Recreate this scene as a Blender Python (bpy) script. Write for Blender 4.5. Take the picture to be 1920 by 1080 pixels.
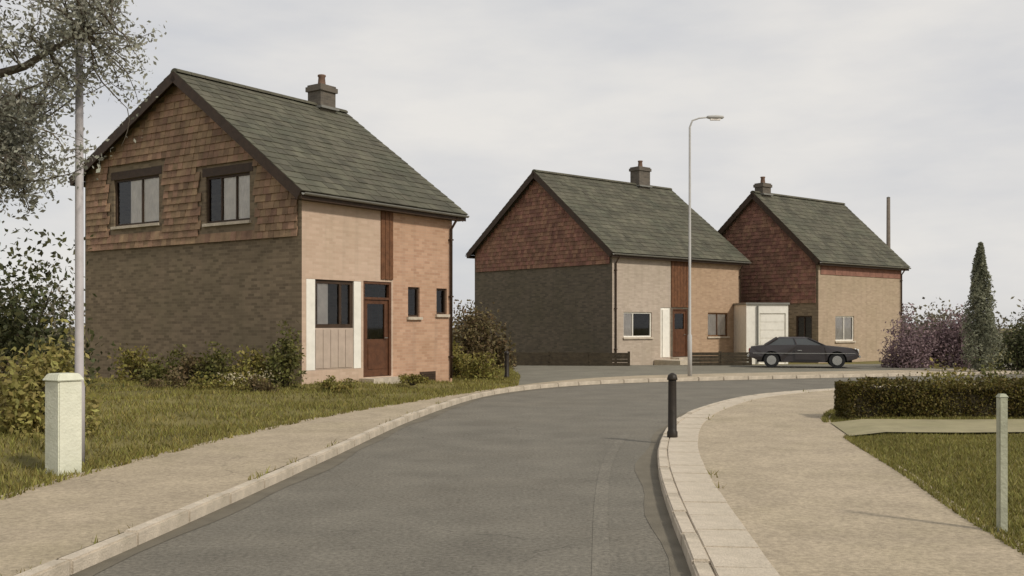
import bpy, bmesh, math, random
import numpy as np
from mathutils import Vector, Matrix

for o in list(bpy.data.objects):
    bpy.data.objects.remove(o)
S = bpy.context.scene
COL = S.collection
R = math.radians
random.seed(4)
rng = np.random.default_rng(4)

# ------------------------------------------------------------------ camera
cam = bpy.data.cameras.new("camera")
cam.sensor_width = 36.0
cam.lens = 36.0 * 1900 / 1920
cam.shift_y = 72 / 1920
cam.clip_end = 3000
camera = bpy.data.objects.new("camera", cam)
COL.objects.link(camera)
camera.location = (0, 0, 1.7)
camera.rotation_euler = (R(90), 0, 0)
S.camera = camera

# ------------------------------------------------------------------ sky, sun, exposure
SUN_ELEV = R(40)
SUN_TO = Vector((0.72, -0.69, 0)).normalized()          # where the sun stands, in plan
world = bpy.data.worlds.new("World")
S.world = world
world.use_nodes = True
wn, wl = world.node_tree.nodes, world.node_tree.links
wn.clear()
sky = wn.new("ShaderNodeTexSky")
sky.sky_type = 'NISHITA'
sky.sun_disc = False
sky.sun_elevation = SUN_ELEV
sky.sun_rotation = math.atan2(SUN_TO.x, SUN_TO.y)
bg_sky = wn.new("ShaderNodeBackground")
bg_sky.inputs['Strength'].default_value = 0.09
wl.new(sky.outputs[0], bg_sky.inputs[0])
# a thin, even cloud sheet in front of the blue
tcw = wn.new("ShaderNodeTexCoord")
mapw = wn.new("ShaderNodeMapping")
mapw.inputs['Scale'].default_value = (1.0, 1.0, 3.4)
wl.new(tcw.outputs['Generated'], mapw.inputs[0])
nz = wn.new("ShaderNodeTexNoise")
nz.inputs['Scale'].default_value = 2.3
nz.inputs['Detail'].default_value = 6
nz.inputs['Roughness'].default_value = 0.55
wl.new(mapw.outputs[0], nz.inputs['Vector'])
rmp = wn.new("ShaderNodeValToRGB")
rmp.color_ramp.elements[0].position = 0.34
rmp.color_ramp.elements[0].color = (0.55, 0.56, 0.59, 1)
rmp.color_ramp.elements[1].position = 0.64
rmp.color_ramp.elements[1].color = (0.755, 0.73, 0.695, 1)
wl.new(nz.outputs[0], rmp.inputs[0])
bg_cloud = wn.new("ShaderNodeBackground")
bg_cloud.inputs['Strength'].default_value = 1.0
wl.new(rmp.outputs[0], bg_cloud.inputs[0])
nz2 = wn.new("ShaderNodeTexNoise")
nz2.inputs['Scale'].default_value = 1.4
nz2.inputs['Detail'].default_value = 4
wl.new(mapw.outputs[0], nz2.inputs['Vector'])
mr = wn.new("ShaderNodeMapRange")
mr.inputs[1].default_value = 0.35
mr.inputs[2].default_value = 0.6
mr.inputs[3].default_value = 0.82
mr.inputs[4].default_value = 0.97
wl.new(nz2.outputs[0], mr.inputs[0])
mixw = wn.new("ShaderNodeMixShader")
wl.new(mr.outputs[0], mixw.inputs[0])
wl.new(bg_sky.outputs[0], mixw.inputs[1])
wl.new(bg_cloud.outputs[0], mixw.inputs[2])
wo = wn.new("ShaderNodeOutputWorld")
wl.new(mixw.outputs[0], wo.inputs[0])

sun = bpy.data.lights.new("sun", 'SUN')
sun.energy = 2.3
sun.angle = R(5)
sun.color = (1.0, 0.93, 0.82)
sun_o = bpy.data.objects.new("sun", sun)
COL.objects.link(sun_o)
to_sun = Vector((SUN_TO.x * math.cos(SUN_ELEV), SUN_TO.y * math.cos(SUN_ELEV), math.sin(SUN_ELEV)))
sun_o.rotation_euler = to_sun.to_track_quat('Z', 'Y').to_euler()
sun_o.location = to_sun * 60

vs = S.view_settings
vs.view_transform = 'Standard'
vs.look = 'None'
vs.exposure = 0.12
vs.gamma = 1.0
vs.use_curve_mapping = False

# ------------------------------------------------------------------ materials
MATS = {}


def mat(name, col, rough=0.85, var=0.18, scale=6.0, bump=0.0, bscale=60.0, metal=0.0, spec=0.3,
        col2=None, stain=0.0, stain_scale=0.6, stain_col=(0.06, 0.05, 0.035), island=0.0, speck=0.0, speck_scale=60.0, cracks=0.0):
    """plain surface with grain, blotches and, for leaves, a colour of its own for every leaf"""
    if name in MATS:
        return MATS[name]
    m = bpy.data.materials.new(name)
    m.use_nodes = True
    n, l = m.node_tree.nodes, m.node_tree.links
    b = n["Principled BSDF"]
    b.inputs['Roughness'].default_value = rough
    b.inputs['Metallic'].default_value = metal
    b.inputs['Specular IOR Level'].default_value = spec
    tc = n.new("ShaderNodeTexCoord")
    nt = n.new("ShaderNodeTexNoise")
    nt.inputs['Scale'].default_value = scale
    nt.inputs['Detail'].default_value = 8
    nt.inputs['Roughness'].default_value = 0.6
    l.new(tc.outputs['Object'], nt.inputs['Vector'])
    mx = n.new("ShaderNodeMix")
    mx.data_type = 'RGBA'
    c2 = col2 if col2 else tuple(c * (1 + var) for c in col)
    c1 = col if col2 else tuple(c * (1 - var) for c in col)
    mx.inputs[6].default_value = (*c1, 1)
    mx.inputs[7].default_value = (*c2, 1)
    cr = n.new("ShaderNodeMapRange")
    cr.inputs[1].default_value = 0.32
    cr.inputs[2].default_value = 0.68
    l.new(nt.outputs[0], cr.inputs[0])
    l.new(cr.outputs[0], mx.inputs[0])
    out = mx.outputs[2]
    if stain > 0:
        ns = n.new("ShaderNodeTexNoise")
        ns.inputs['Scale'].default_value = stain_scale
        ns.inputs['Detail'].default_value = 6
        ns.inputs['Roughness'].default_value = 0.65
        l.new(tc.outputs['Object'], ns.inputs['Vector'])
        sr = n.new("ShaderNodeMapRange")
        sr.inputs[1].default_value = 0.48
        sr.inputs[2].default_value = 0.72
        sr.inputs[4].default_value = stain
        l.new(ns.outputs[0], sr.inputs[0])
        ms = n.new("ShaderNodeMix")
        ms.data_type = 'RGBA'
        l.new(sr.outputs[0], ms.inputs[0])
        l.new(out, ms.inputs[6])
        ms.inputs[7].default_value = (*stain_col, 1)
        out = ms.outputs[2]
    if speck > 0:
        nk = n.new("ShaderNodeTexNoise")
        nk.inputs['Scale'].default_value = speck_scale
        nk.inputs['Detail'].default_value = 4
        nk.inputs['Roughness'].default_value = 0.75
        l.new(tc.outputs['Object'], nk.inputs['Vector'])
        kr = n.new("ShaderNodeMapRange")
        kr.inputs[1].default_value = 0.3
        kr.inputs[2].default_value = 0.7
        kr.inputs[3].default_value = 1 - speck
        kr.inputs[4].default_value = 1 + speck
        l.new(nk.outputs[0], kr.inputs[0])
        hk = n.new("ShaderNodeHueSaturation")
        l.new(kr.outputs[0], hk.inputs['Value'])
        l.new(out, hk.inputs['Color'])
        out = hk.outputs[0]
    if cracks > 0:
        nd = n.new("ShaderNodeTexNoise")
        nd.inputs['Scale'].default_value = 1.1
        nd.inputs['Detail'].default_value = 6
        l.new(tc.outputs['Object'], nd.inputs['Vector'])
        va = n.new("ShaderNodeVectorMath")
        va.operation = 'MULTIPLY_ADD'
        va.inputs[1].default_value = (1.6, 1.6, 0)
        l.new(nd.outputs['Color'], va.inputs[0])
        l.new(tc.outputs['Object'], va.inputs[2])
        vo = n.new("ShaderNodeTexVoronoi")
        vo.feature = 'DISTANCE_TO_EDGE'
        vo.inputs['Scale'].default_value = 0.42
        l.new(va.outputs[0], vo.inputs['Vector'])
        cm = n.new("ShaderNodeMapRange")
        cm.inputs[1].default_value = 0.0
        cm.inputs[2].default_value = 0.006
        cm.inputs[3].default_value = 1.0
        cm.inputs[4].default_value = 0.0
        l.new(vo.outputs['Distance'], cm.inputs[0])
        ng = n.new("ShaderNodeTexNoise")
        ng.inputs['Scale'].default_value = 0.23
        l.new(tc.outputs['Object'], ng.inputs['Vector'])
        gm = n.new("ShaderNodeMapRange")
        gm.inputs[1].default_value = 0.46
        gm.inputs[2].default_value = 0.6
        gm.inputs[4].default_value = cracks
        l.new(ng.outputs[0], gm.inputs[0])
        mu = n.new("ShaderNodeMath")
        mu.operation = 'MULTIPLY'
        l.new(cm.outputs[0], mu.inputs[0])
        l.new(gm.outputs[0], mu.inputs[1])
        mc = n.new("ShaderNodeMix")
        mc.data_type = 'RGBA'
        l.new(mu.outputs[0], mc.inputs[0])
        l.new(out, mc.inputs[6])
        mc.inputs[7].default_value = (0.035, 0.032, 0.026, 1)
        out = mc.outputs[2]
    if island > 0:
        g = n.new("ShaderNodeNewGeometry")
        hs = n.new("ShaderNodeHueSaturation")
        a = n.new("ShaderNodeMapRange")
        a.inputs[3].default_value = 1 - island
        a.inputs[4].default_value = 1 + island
        l.new(g.outputs['Random Per Island'], a.inputs[0])
        l.new(a.outputs[0], hs.inputs['Value'])
        h = n.new("ShaderNodeMapRange")
        h.inputs[3].default_value = 0.5 - 0.05 * island
        h.inputs[4].default_value = 0.5 + 0.05 * island
        w = n.new("ShaderNodeMath")
        w.operation = 'FRACT'
        w2 = n.new("ShaderNodeMath")
        w2.operation = 'MULTIPLY'
        w2.inputs[1].default_value = 7.31
        l.new(g.outputs['Random Per Island'], w2.inputs[0])
        l.new(w2.outputs[0], w.inputs[0])
        l.new(w.outputs[0], h.inputs[0])
        l.new(h.outputs[0], hs.inputs['Hue'])
        l.new(out, hs.inputs['Color'])
        out = hs.outputs[0]
    l.new(out, b.inputs['Base Color'])
    if bump > 0:
        nb = n.new("ShaderNodeTexNoise")
        nb.inputs['Scale'].default_value = bscale
        nb.inputs['Detail'].default_value = 5
        l.new(tc.outputs['Object'], nb.inputs['Vector'])
        bp = n.new("ShaderNodeBump")
        bp.inputs['Strength'].default_value = bump
        bp.inputs['Distance'].default_value = 0.02
        l.new(nb.outputs[0], bp.inputs['Height'])
        l.new(bp.outputs[0], b.inputs['Normal'])
    MATS[name] = m
    return m


def leafmat(name, col, island=0.45, trans=0.35):
    """leaf: diffuse with some light coming through"""
    m = mat(name, col, rough=0.6, var=0.15, scale=1.2, island=island, spec=0.25)
    n, l = m.node_tree.nodes, m.node_tree.links
    b = n["Principled BSDF"]
    src = b.inputs['Base Color'].links[0].from_socket
    t = n.new("ShaderNodeBsdfTranslucent")
    l.new(src, t.inputs[0])
    mx = n.new("ShaderNodeMixShader")
    mx.inputs[0].default_value = trans
    l.new(b.outputs[0], mx.inputs[1])
    l.new(t.outputs[0], mx.inputs[2])
    l.new(mx.outputs[0], n["Material Output"].inputs[0])
    return m


def brickmat(name, c1, c2, mortar, stain=0.35, bw=0.225, bh=0.075, stain_col=(0.05, 0.045, 0.03)):
    m = bpy.data.materials.new(name)
    m.use_nodes = True
    n, l = m.node_tree.nodes, m.node_tree.links
    b = n["Principled BSDF"]
    b.inputs['Roughness'].default_value = 0.92
    b.inputs['Specular IOR Level'].default_value = 0.2
    tc = n.new("ShaderNodeTexCoord")
    sx = n.new("ShaderNodeSeparateXYZ")
    l.new(tc.outputs['Object'], sx.inputs[0])
    ad = n.new("ShaderNodeMath")
    l.new(sx.outputs[0], ad.inputs[0])
    l.new(sx.outputs[1], ad.inputs[1])
    cb = n.new("ShaderNodeCombineXYZ")
    l.new(ad.outputs[0], cb.inputs[0])
    l.new(sx.outputs[2], cb.inputs[1])
    bt = n.new("ShaderNodeTexBrick")
    bt.inputs['Color1'].default_value = (*c1, 1)
    bt.inputs['Color2'].default_value = (*c2, 1)
    bt.inputs['Mortar'].default_value = (*mortar, 1)
    bt.inputs['Scale'].default_value = 1.0
    bt.inputs['Mortar Size'].default_value = 0.006
    bt.inputs['Mortar Smooth'].default_value = 0.2
    bt.inputs['Brick Width'].default_value = bw
    bt.inputs['Row Height'].default_value = bh
    l.new(cb.outputs[0], bt.inputs['Vector'])
    ns = n.new("ShaderNodeTexNoise")
    ns.inputs['Scale'].default_value = 0.7
    ns.inputs['Detail'].default_value = 7
    ns.inputs['Roughness'].default_value = 0.62
    l.new(tc.outputs['Object'], ns.inputs['Vector'])
    sr = n.new("ShaderNodeMapRange")
    sr.inputs[1].default_value = 0.42
    sr.inputs[2].default_value = 0.75
    sr.inputs[4].default_value = stain
    l.new(ns.outputs[0], sr.inputs[0])
    ms = n.new("ShaderNodeMix")
    ms.data_type = 'RGBA'
    l.new(sr.outputs[0], ms.inputs[0])
    l.new(bt.outputs['Color'], ms.inputs[6])
    ms.inputs[7].default_value = (*stain_col, 1)
    # rain streaks: noise stretched downwards
    mp = n.new("ShaderNodeMapping")
    mp.inputs['Scale'].default_value = (3.5, 3.5, 0.25)
    l.new(tc.outputs['Object'], mp.inputs[0])
    n3 = n.new("ShaderNodeTexNoise")
    n3.inputs['Scale'].default_value = 1.3
    n3.inputs['Detail'].default_value = 5
    l.new(mp.outputs[0], n3.inputs['Vector'])
    s3 = n.new("ShaderNodeMapRange")
    s3.inputs[1].default_value = 0.5
    s3.inputs[2].default_value = 0.75
    s3.inputs[4].default_value = 0.3
    l.new(n3.outputs[0], s3.inputs[0])
    m3 = n.new("ShaderNodeMix")
    m3.data_type = 'RGBA'
    l.new(s3.outputs[0], m3.inputs[0])
    l.new(ms.outputs[2], m3.inputs[6])
    m3.inputs[7].default_value = (*[c * 0.6 for c in mortar], 1)
    l.new(m3.outputs[2], b.inputs['Base Color'])
    bp = n.new("ShaderNodeBump")
    bp.inputs['Strength'].default_value = 0.25
    bp.inputs['Distance'].default_value = 0.006
    bp.invert = True
    l.new(bt.outputs['Fac'], bp.inputs['Height'])
    l.new(bp.outputs[0], b.inputs['Normal'])
    MATS[name] = m
    return m


def glassmat():
    m = bpy.data.materials.new("window_glass")
    m.use_nodes = True
    n, l = m.node_tree.nodes, m.node_tree.links
    n.remove(n["Principled BSDF"])
    t = n.new("ShaderNodeBsdfTransparent")
    t.inputs[0].default_value = (0.95, 0.96, 0.95, 1)
    g = n.new("ShaderNodeBsdfGlossy")
    g.inputs['Roughness'].default_value = 0.03
    f = n.new("ShaderNodeFresnel")
    f.inputs[0].default_value = 1.6
    tc = n.new("ShaderNodeTexCoord")
    nb = n.new("ShaderNodeTexNoise")
    nb.inputs['Scale'].default_value = 1.5
    l.new(tc.outputs['Object'], nb.inputs['Vector'])
    bp = n.new("ShaderNodeBump")
    bp.inputs['Strength'].default_value = 0.04
    l.new(nb.outputs[0], bp.inputs['Height'])
    l.new(bp.outputs[0], g.inputs['Normal'])
    mx = n.new("ShaderNodeMixShader")
    l.new(f.outputs[0], mx.inputs[0])
    l.new(t.outputs[0], mx.inputs[1])
    l.new(g.outputs[0], mx.inputs[2])
    l.new(mx.outputs[0], n["Material Output"].inputs[0])
    return m


GLASS = glassmat()
M_ROAD = mat("old_tarmac", (0.172, 0.157, 0.126), 0.9, 0.16, 1.1, 0.5, 140, stain=0.3, stain_scale=0.35,
             stain_col=(0.19, 0.165, 0.125), speck=0.42, speck_scale=26, cracks=0.55)
M_COURT = mat("grey_tarmac", (0.19, 0.175, 0.135), 0.9, 0.15, 0.9, 0.4, 120, stain=0.35, stain_scale=0.3,
              stain_col=(0.10, 0.092, 0.07), speck=0.2, speck_scale=40)
M_PAVE = mat("sandy_pavement", (0.40, 0.33, 0.235), 0.92, 0.12, 1.5, 0.5, 110, stain=0.3, stain_scale=0.5,
             stain_col=(0.29, 0.25, 0.14), speck=0.3, speck_scale=24, cracks=0.45)
M_KERB = mat("kerb_concrete", (0.52, 0.45, 0.355), 0.9, 0.16, 5, 0.5, 60, stain=0.3, stain_scale=2.0,
             stain_col=(0.22, 0.19, 0.12), speck=0.15, speck_scale=60)
M_PATH = mat("path_concrete", (0.30, 0.265, 0.155), 0.9, 0.15, 3, 0.4, 60, stain=0.4, stain_scale=0.8,
             stain_col=(0.2, 0.19, 0.09))
M_SOIL = mat("turf_soil", (0.165, 0.14, 0.048), 0.95, 0.3, 1.3, 0.8, 25, stain=0.45, stain_scale=0.6,
             stain_col=(0.12, 0.115, 0.036))
M_GRASS = leafmat("grass_blade", (0.235, 0.21, 0.06), 0.5, 0.3)
M_GRASS2 = leafmat("lawn_blade", (0.215, 0.195, 0.055), 0.4, 0.3)
M_BUFF = brickmat("buff_brick", (0.57, 0.425, 0.325), (0.49, 0.355, 0.265), (0.52, 0.40, 0.30), 0.22, stain_col=(0.3, 0.25, 0.14))
M_ORANGE = brickmat("orange_brick", (0.54, 0.345, 0.235), (0.42, 0.25, 0.165), (0.48, 0.335, 0.24), 0.25, stain_col=(0.25, 0.17, 0.08))
M_GREYB = brickmat("grey_buff_brick", (0.50, 0.415, 0.335), (0.41, 0.335, 0.27), (0.44, 0.37, 0.295), 0.25, stain_col=(0.22, 0.19, 0.12))
M_OLIVEB = brickmat("olive_buff_brick", (0.46, 0.355, 0.255), (0.37, 0.28, 0.20), (0.41, 0.325, 0.235), 0.25, stain_col=(0.2, 0.18, 0.09))
M_PINKB = brickmat("pinkish_tan_brick", (0.47, 0.33, 0.22), (0.37, 0.25, 0.165), (0.42, 0.31, 0.215), 0.25, stain_col=(0.25, 0.18, 0.1))
M_BROWNB = brickmat("brown_brick", (0.26, 0.198, 0.132), (0.145, 0.11, 0.075), (0.235, 0.185, 0.122), 0.28, stain_col=(0.12, 0.115, 0.06))
M_DARKB = brickmat("dark_grey_brown_brick", (0.175, 0.143, 0.105), (0.105, 0.088, 0.068), (0.145, 0.122, 0.094), 0.4, stain_col=(0.09, 0.085, 0.05))
M_CHIM = brickmat("chimney_brick", (0.16, 0.135, 0.11), (0.11, 0.095, 0.08), (0.16, 0.145, 0.12), 0.4)
M_TILE = mat("concrete_roof_tile", (0.092, 0.086, 0.06), 0.85, 0.25, 1.2, 0.4, 40, stain=0.45, stain_scale=0.7,
             stain_col=(0.075, 0.085, 0.058), island=0.2)
M_HUNG = mat("red_brown_hung_tile", (0.24, 0.125, 0.085), 0.85, 0.25, 3, 0.4, 30, stain=0.3, stain_scale=1.0, island=0.25)
M_HUNGB = mat("brown_hung_tile", (0.275, 0.175, 0.11), 0.85, 0.25, 3, 0.4, 30, stain=0.3, stain_scale=1.0, stain_col=(0.12, 0.09, 0.05), island=0.25)
M_BARGE = mat("dark_brown_paint", (0.05, 0.03, 0.018), 0.6, 0.25, 8, 0.2, 30)
M_TIMBER = mat("red_brown_timber", (0.135, 0.062, 0.026), 0.65, 0.3, 7, 0.3, 40, island=0.2)
M_DOOR = mat("brown_stained_door", (0.10, 0.042, 0.02), 0.5, 0.25, 7, 0.2, 40)
M_WHITE = mat("white_paint", (0.80, 0.765, 0.68), 0.55, 0.06, 5, stain=0.2, stain_scale=3, stain_col=(0.45, 0.42, 0.33))
M_PALE = mat("pale_pink_panel", (0.45, 0.36, 0.29), 0.7, 0.1, 4, stain=0.25, stain_scale=1.5, stain_col=(0.35, 0.3, 0.2))
M_CURT = mat("net_curtain", (0.93, 0.87, 0.82), 0.95, 0.1, 5)
M_LEAD = mat("grey_metal", (0.22, 0.215, 0.19), 0.5, 0.12, 5, metal=0.2)
M_POLE = mat("grey_pole_paint", (0.44, 0.41, 0.41), 0.55, 0.1, 4, stain=0.3, stain_scale=2.5, stain_col=(0.2, 0.19, 0.15))
M_PIER = mat("white_washed_concrete", (0.68, 0.68, 0.55), 0.85, 0.08, 6, 0.4, 40, stain=0.3, stain_scale=2.2, stain_col=(0.36, 0.37, 0.22))
M_POSTG = mat("weathered_pale_post", (0.37, 0.375, 0.28), 0.85, 0.15, 8, 0.4, 40, stain=0.4, stain_scale=3, stain_col=(0.2, 0.2, 0.12))
M_LAMPG = mat("lamp_concrete", (0.46, 0.45, 0.43), 0.7, 0.06, 4)
M_FENCE = mat("creosoted_board", (0.045, 0.034, 0.02), 0.8, 0.35, 6, 0.4, 30, stain=0.15, stain_scale=1.5, stain_col=(0.12, 0.1, 0.06))
M_BOLL = mat("black_bollard_paint", (0.024, 0.018, 0.012), 0.5, 0.3, 8, 0.2, 40)
M_BARK = mat("grey_bark", (0.13, 0.11, 0.085), 0.9, 0.35, 9, 0.9, 22)
M_BARK2 = mat("dark_twig", (0.06, 0.048, 0.03), 0.9, 0.3, 9)
M_POT = mat("clay_pot", (0.16, 0.10, 0.07), 0.85, 0.2, 8)
M_POLEW = mat("weathered_pole_wood", (0.15, 0.125, 0.10), 0.85, 0.25, 6)
L_SILV = leafmat("silver_leaf", (0.33, 0.33, 0.265), 0.5, 0.4)
L_YELL = leafmat("yellow_green_leaf", (0.34, 0.30, 0.10), 0.4)
L_BUSH = leafmat("bush_leaf", (0.15, 0.145, 0.045), 0.5)
L_DARK = leafmat("dark_leaf", (0.075, 0.08, 0.032), 0.5)
L_OLIVE = leafmat("olive_leaf", (0.23, 0.2, 0.055), 0.5)
L_BROWN = leafmat("brown_leaf", (0.165, 0.125, 0.06), 0.5)
L_HEDGE = leafmat("hedge_leaf", (0.105, 0.085, 0.02), 0.5, 0.2)
L_PURP = leafmat("copper_leaf", (0.26, 0.185, 0.19), 0.5)
L_CYP = leafmat("cypress_leaf", (0.25, 0.255, 0.175), 0.4)
L_FLOW = leafmat("pale_flower", (0.55, 0.48, 0.32), 0.3)
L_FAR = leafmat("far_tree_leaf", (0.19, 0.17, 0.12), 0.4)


# ------------------------------------------------------------------ builders
def tag(o, label=None, cat=None, group=None, kind=None):
    if label: o['label'] = label
    if cat: o['category'] = cat
    if group: o['group'] = group
    if kind: o['kind'] = kind
    return o


def empty(name, loc=(0, 0, 0), rz=0.0):
    o = bpy.data.objects.new(name, None)
    o.empty_display_size = 0.3
    COL.objects.link(o)
    o.location = loc
    o.rotation_euler = (0, 0, rz)
    return o


class MB:
    def __init__(self):
        self.v, self.f = [], []

    def add(self, vs, fs):
        k = len(self.v)
        self.v.extend([tuple(p) for p in vs])
        self.f.extend([tuple(i + k for i in q) for q in fs])
        return self

    def hexa(self, p):
        """8 corners: bottom 0-3 anticlockwise, top 4-7"""
        return self.add(p, [(3, 2, 1, 0), (4, 5, 6, 7), (0, 1, 5, 4), (1, 2, 6, 5), (2, 3, 7, 6), (3, 0, 4, 7)])

    def box(self, a, b, T=None):
        x0, y0, z0 = a
        x1, y1, z1 = b
        p = [(x0, y0, z0), (x1, y0, z0), (x1, y1, z0), (x0, y1, z0), (x0, y0, z1), (x1, y0, z1), (x1, y1, z1), (x0, y1, z1)]
        if T: p = [T(*q) for q in p]
        return self.hexa(p)

    def tube(self, pts, rad, n=8, cap=True):
        pts = [Vector(p) for p in pts]
        k = len(self.v)
        m = len(pts)
        up = None
        for i, p in enumerate(pts):
            d = (pts[min(i + 1, m - 1)] - pts[max(i - 1, 0)]).normalized()
            if up is None:
                up = d.orthogonal().normalized()
            up = (up - d * up.dot(d)).normalized()
            s = d.cross(up)
            r = rad[i] if hasattr(rad, '__len__') else rad
            for j in range(n):
                a = 2 * math.pi * j / n
                self.v.append(tuple(p + up * (r * math.cos(a)) + s * (r * math.sin(a))))
        for i in range(m - 1):
            for j in range(n):
                a, b = k + i * n + j, k + i * n + (j + 1) % n
                self.f.append((a, b, b + n, a + n))
        if cap:
            self.f.append(tuple(k + j for j in reversed(range(n))))
            self.f.append(tuple(k + (m - 1) * n + j for j in range(n)))
        return self

    def build(self, name, material, parent=None, smooth=False, bevel=0.0):
        me = bpy.data.meshes.new(name)
        me.from_pydata(self.v, [], self.f)
        me.update()
        if bevel > 0:
            bm = bmesh.new()
            bm.from_mesh(me)
            bmesh.ops.bevel(bm, geom=bm.edges[:], offset=bevel, segments=2, affect='EDGES')
            bm.to_mesh(me)
            bm.free()
        me.materials.append(material)
        if smooth:
            me.polygons.foreach_set("use_smooth", [True] * len(me.polygons))
        o = bpy.data.objects.new(name, me)
        COL.objects.link(o)
        if parent: o.parent = parent
        return o


def np_mesh(name, verts, per, material, parent=None):
    """many separate little polygons, each with 'per' corners of its own"""
    nv = len(verts)
    nf = nv // per
    me = bpy.data.meshes.new(name)
    me.vertices.add(nv)
    me.vertices.foreach_set("co", np.ascontiguousarray(verts, dtype=np.float32).ravel())
    me.loops.add(nv)
    me.loops.foreach_set("vertex_index", np.arange(nv, dtype=np.int32))
    me.polygons.add(nf)
    me.polygons.foreach_set("loop_start", np.arange(nf, dtype=np.int32) * per)
    me.update(calc_edges=True)
    me.materials.append(material)
    o = bpy.data.objects.new(name, me)
    COL.objects.link(o)
    if parent: o.parent = parent
    return o


def leaves(points, size, upbias=0.3):
    """one pointed leaf (four corners) at each point"""
    n = len(points)
    nrm = rng.normal(size=(n, 3)) + np.array([0, 0, upbias])
    nrm /= np.linalg.norm(nrm, axis=1)[:, None]
    a = np.cross(nrm, rng.normal(size=(n, 3)))
    a /= np.linalg.norm(a, axis=1)[:, None]
    b = np.cross(nrm, a)
    s = (size * rng.uniform(0.6, 1.35, n))[:, None]
    w = s * rng.uniform(0.42, 0.62, n)[:, None]
    fold = nrm * s * 0.12
    v = np.stack([points - a * s, points + b * w + fold, points + a * s, points - b * w + fold], 1)
    return v.reshape(-1, 3)


def catmull(P, step=0.45):
    P = [Vector((*p, 0)) for p in P]
    out = []
    for i in range(len(P) - 1):
        p0, p1, p2, p3 = P[max(i - 1, 0)], P[i], P[i + 1], P[min(i + 2, len(P) - 1)]
        n = max(2, int((p2 - p1).length / step))
        for k in range(n):
            t = k / n
            q = 0.5 * ((2 * p1) + (p2 - p0) * t + (2 * p0 - 5 * p1 + 4 * p2 - p3) * t * t + (-p0 + 3 * p1 - 3 * p2 + p3) * t ** 3)
            out.append(Vector((q.x, q.y)))
    out.append(Vector((P[-1].x, P[-1].y)))
    return out


def resample(L, step=None, n=None):
    d = [0]
    for a, b in zip(L[:-1], L[1:]): d.append(d[-1] + (b - a).length)
    if n is None: n = max(2, int(round(d[-1] / step)) + 1)
    ts = np.linspace(0, d[-1], n)
    xs = np.interp(ts, d, [p.x for p in L])
    ys = np.interp(ts, d, [p.y for p in L])
    return [Vector((x, y)) for x, y in zip(xs, ys)]


def at_y(L, y):
    return float(np.interp(y, [p.y for p in L], [p.x for p in L]))


def strip(name, A, B, z, material, nc=6):
    n = 120
    A, B = resample(A, n=n), resample(B, n=n)
    m = MB()
    for i in range(n):
        for k in range(nc + 1):
            p = A[i].lerp(B[i], k / nc)
            m.v.append((p.x, p.y, z))
    for i in range(n - 1):
        for k in range(nc):
            a = i * (nc + 1) + k
            m.f.append((a, a + 1, a + nc + 2, a + nc + 1))
    return m.build(name, material)


# ------------------------------------------------------------------ ground, road, pavements
KL = catmull([(-4.5, -5), (-3.5, 3), (-2.95, 7.4), (-2.63, 10.2), (-2.34, 13), (-1.77, 18.5), (-0.75, 24.2), (0.6, 27.4), (2.2, 29.4),
              (4.6, 31), (10.2, 33.3), (20, 36.8), (40, 43)])
KR = catmull([(0.2, -5), (0.9, 3), (1.25, 7.2), (1.5, 10), (1.78, 12.4), (2.15, 14.6), (2.75, 17.2), (3.8, 20.2), (5.6, 23.6), (8.8, 26.6),
              (14, 29.3), (24, 32.8), (40, 38)])
PL = catmull([(-6.3, -5), (-5.35, 3), (-4.9, 8.5), (-4.65, 11.6), (-3.5, 17.6), (-2.07, 21.9), (-0.1, 26.9), (1.5, 30), (3.2, 32.2),
              (5.6, 33.8), (11, 36), (20, 39.3), (40, 45.4)])
PR = catmull([(2.6, -5), (3.25, 3), (3.83, 8), (4.35, 11), (4.85, 14.3), (5.4, 17.2), (6.4, 19.6), (8.2, 21.8), (11, 24), (16, 26.6), (26, 30.5), (42, 35.6)])

m = MB()
N = 40
ext = [-900, -300, -120, -60] + list(np.linspace(-45, 60, 36)) + [90, 150, 300, 900]
for y in ext:
    for x in ext:
        m.v.append((x, y + 20, -0.03 if abs(x) < 70 and abs(y) < 90 else -0.05))
k = len(ext)
for i in range(k - 1):
    for j in range(k - 1):
        a = i * k + j
        m.f.append((a, a + 1, a + k + 1, a + k))
tag(m.build("ground", M_SOIL), kind='structure')

tag(strip("road", KL, KR, 0.0, M_ROAD), kind='structure')


def offset(L, d):
    out = []
    for i, p in enumerate(L):
        t = (L[min(i + 1, len(L) - 1)] - L[max(i - 1, 0)]).normalized()
        out.append(p + Vector((t.y, -t.x)) * d)
    return out


KLo, KRo = offset(KL, -0.13), offset(KR, 0.13)
tag(strip("pavement", KLo, PL, 0.10, M_PAVE), kind='structure')
tag(strip("pavement", KRo, PR, 0.10, M_PAVE), kind='structure')

# kerbs of single stones
def kerb(line, side, near, far):
    root = empty("kerb")
    tag(root, kind='structure')
    pts = resample(line, step=0.92)
    for a, b in zip(pts[:-1], pts[1:]):
        if a.y < near or a.x > far: continue
        d = (b - a)
        L = d.length - 0.012
        s = MB()
        w = 0.125
        z = 0.108 + random.uniform(-0.006, 0.006)
        y0, y1 = (0, w) if side > 0 else (-w, 0)
        s.box((0.006, y0, -0.1), (L, y1, z))
        o = s.build("kerb_stone", M_KERB, root, bevel=0.014)
        o.location = (a.x, a.y, random.uniform(-0.004, 0.004))
        o.rotation_euler = (random.uniform(-0.015, 0.015), 0, math.atan2(d.y, d.x) + random.uniform(-0.006, 0.006))


kerb(KL, 1, 0, 30)
kerb(KR, -1, 0, 30)

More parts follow.
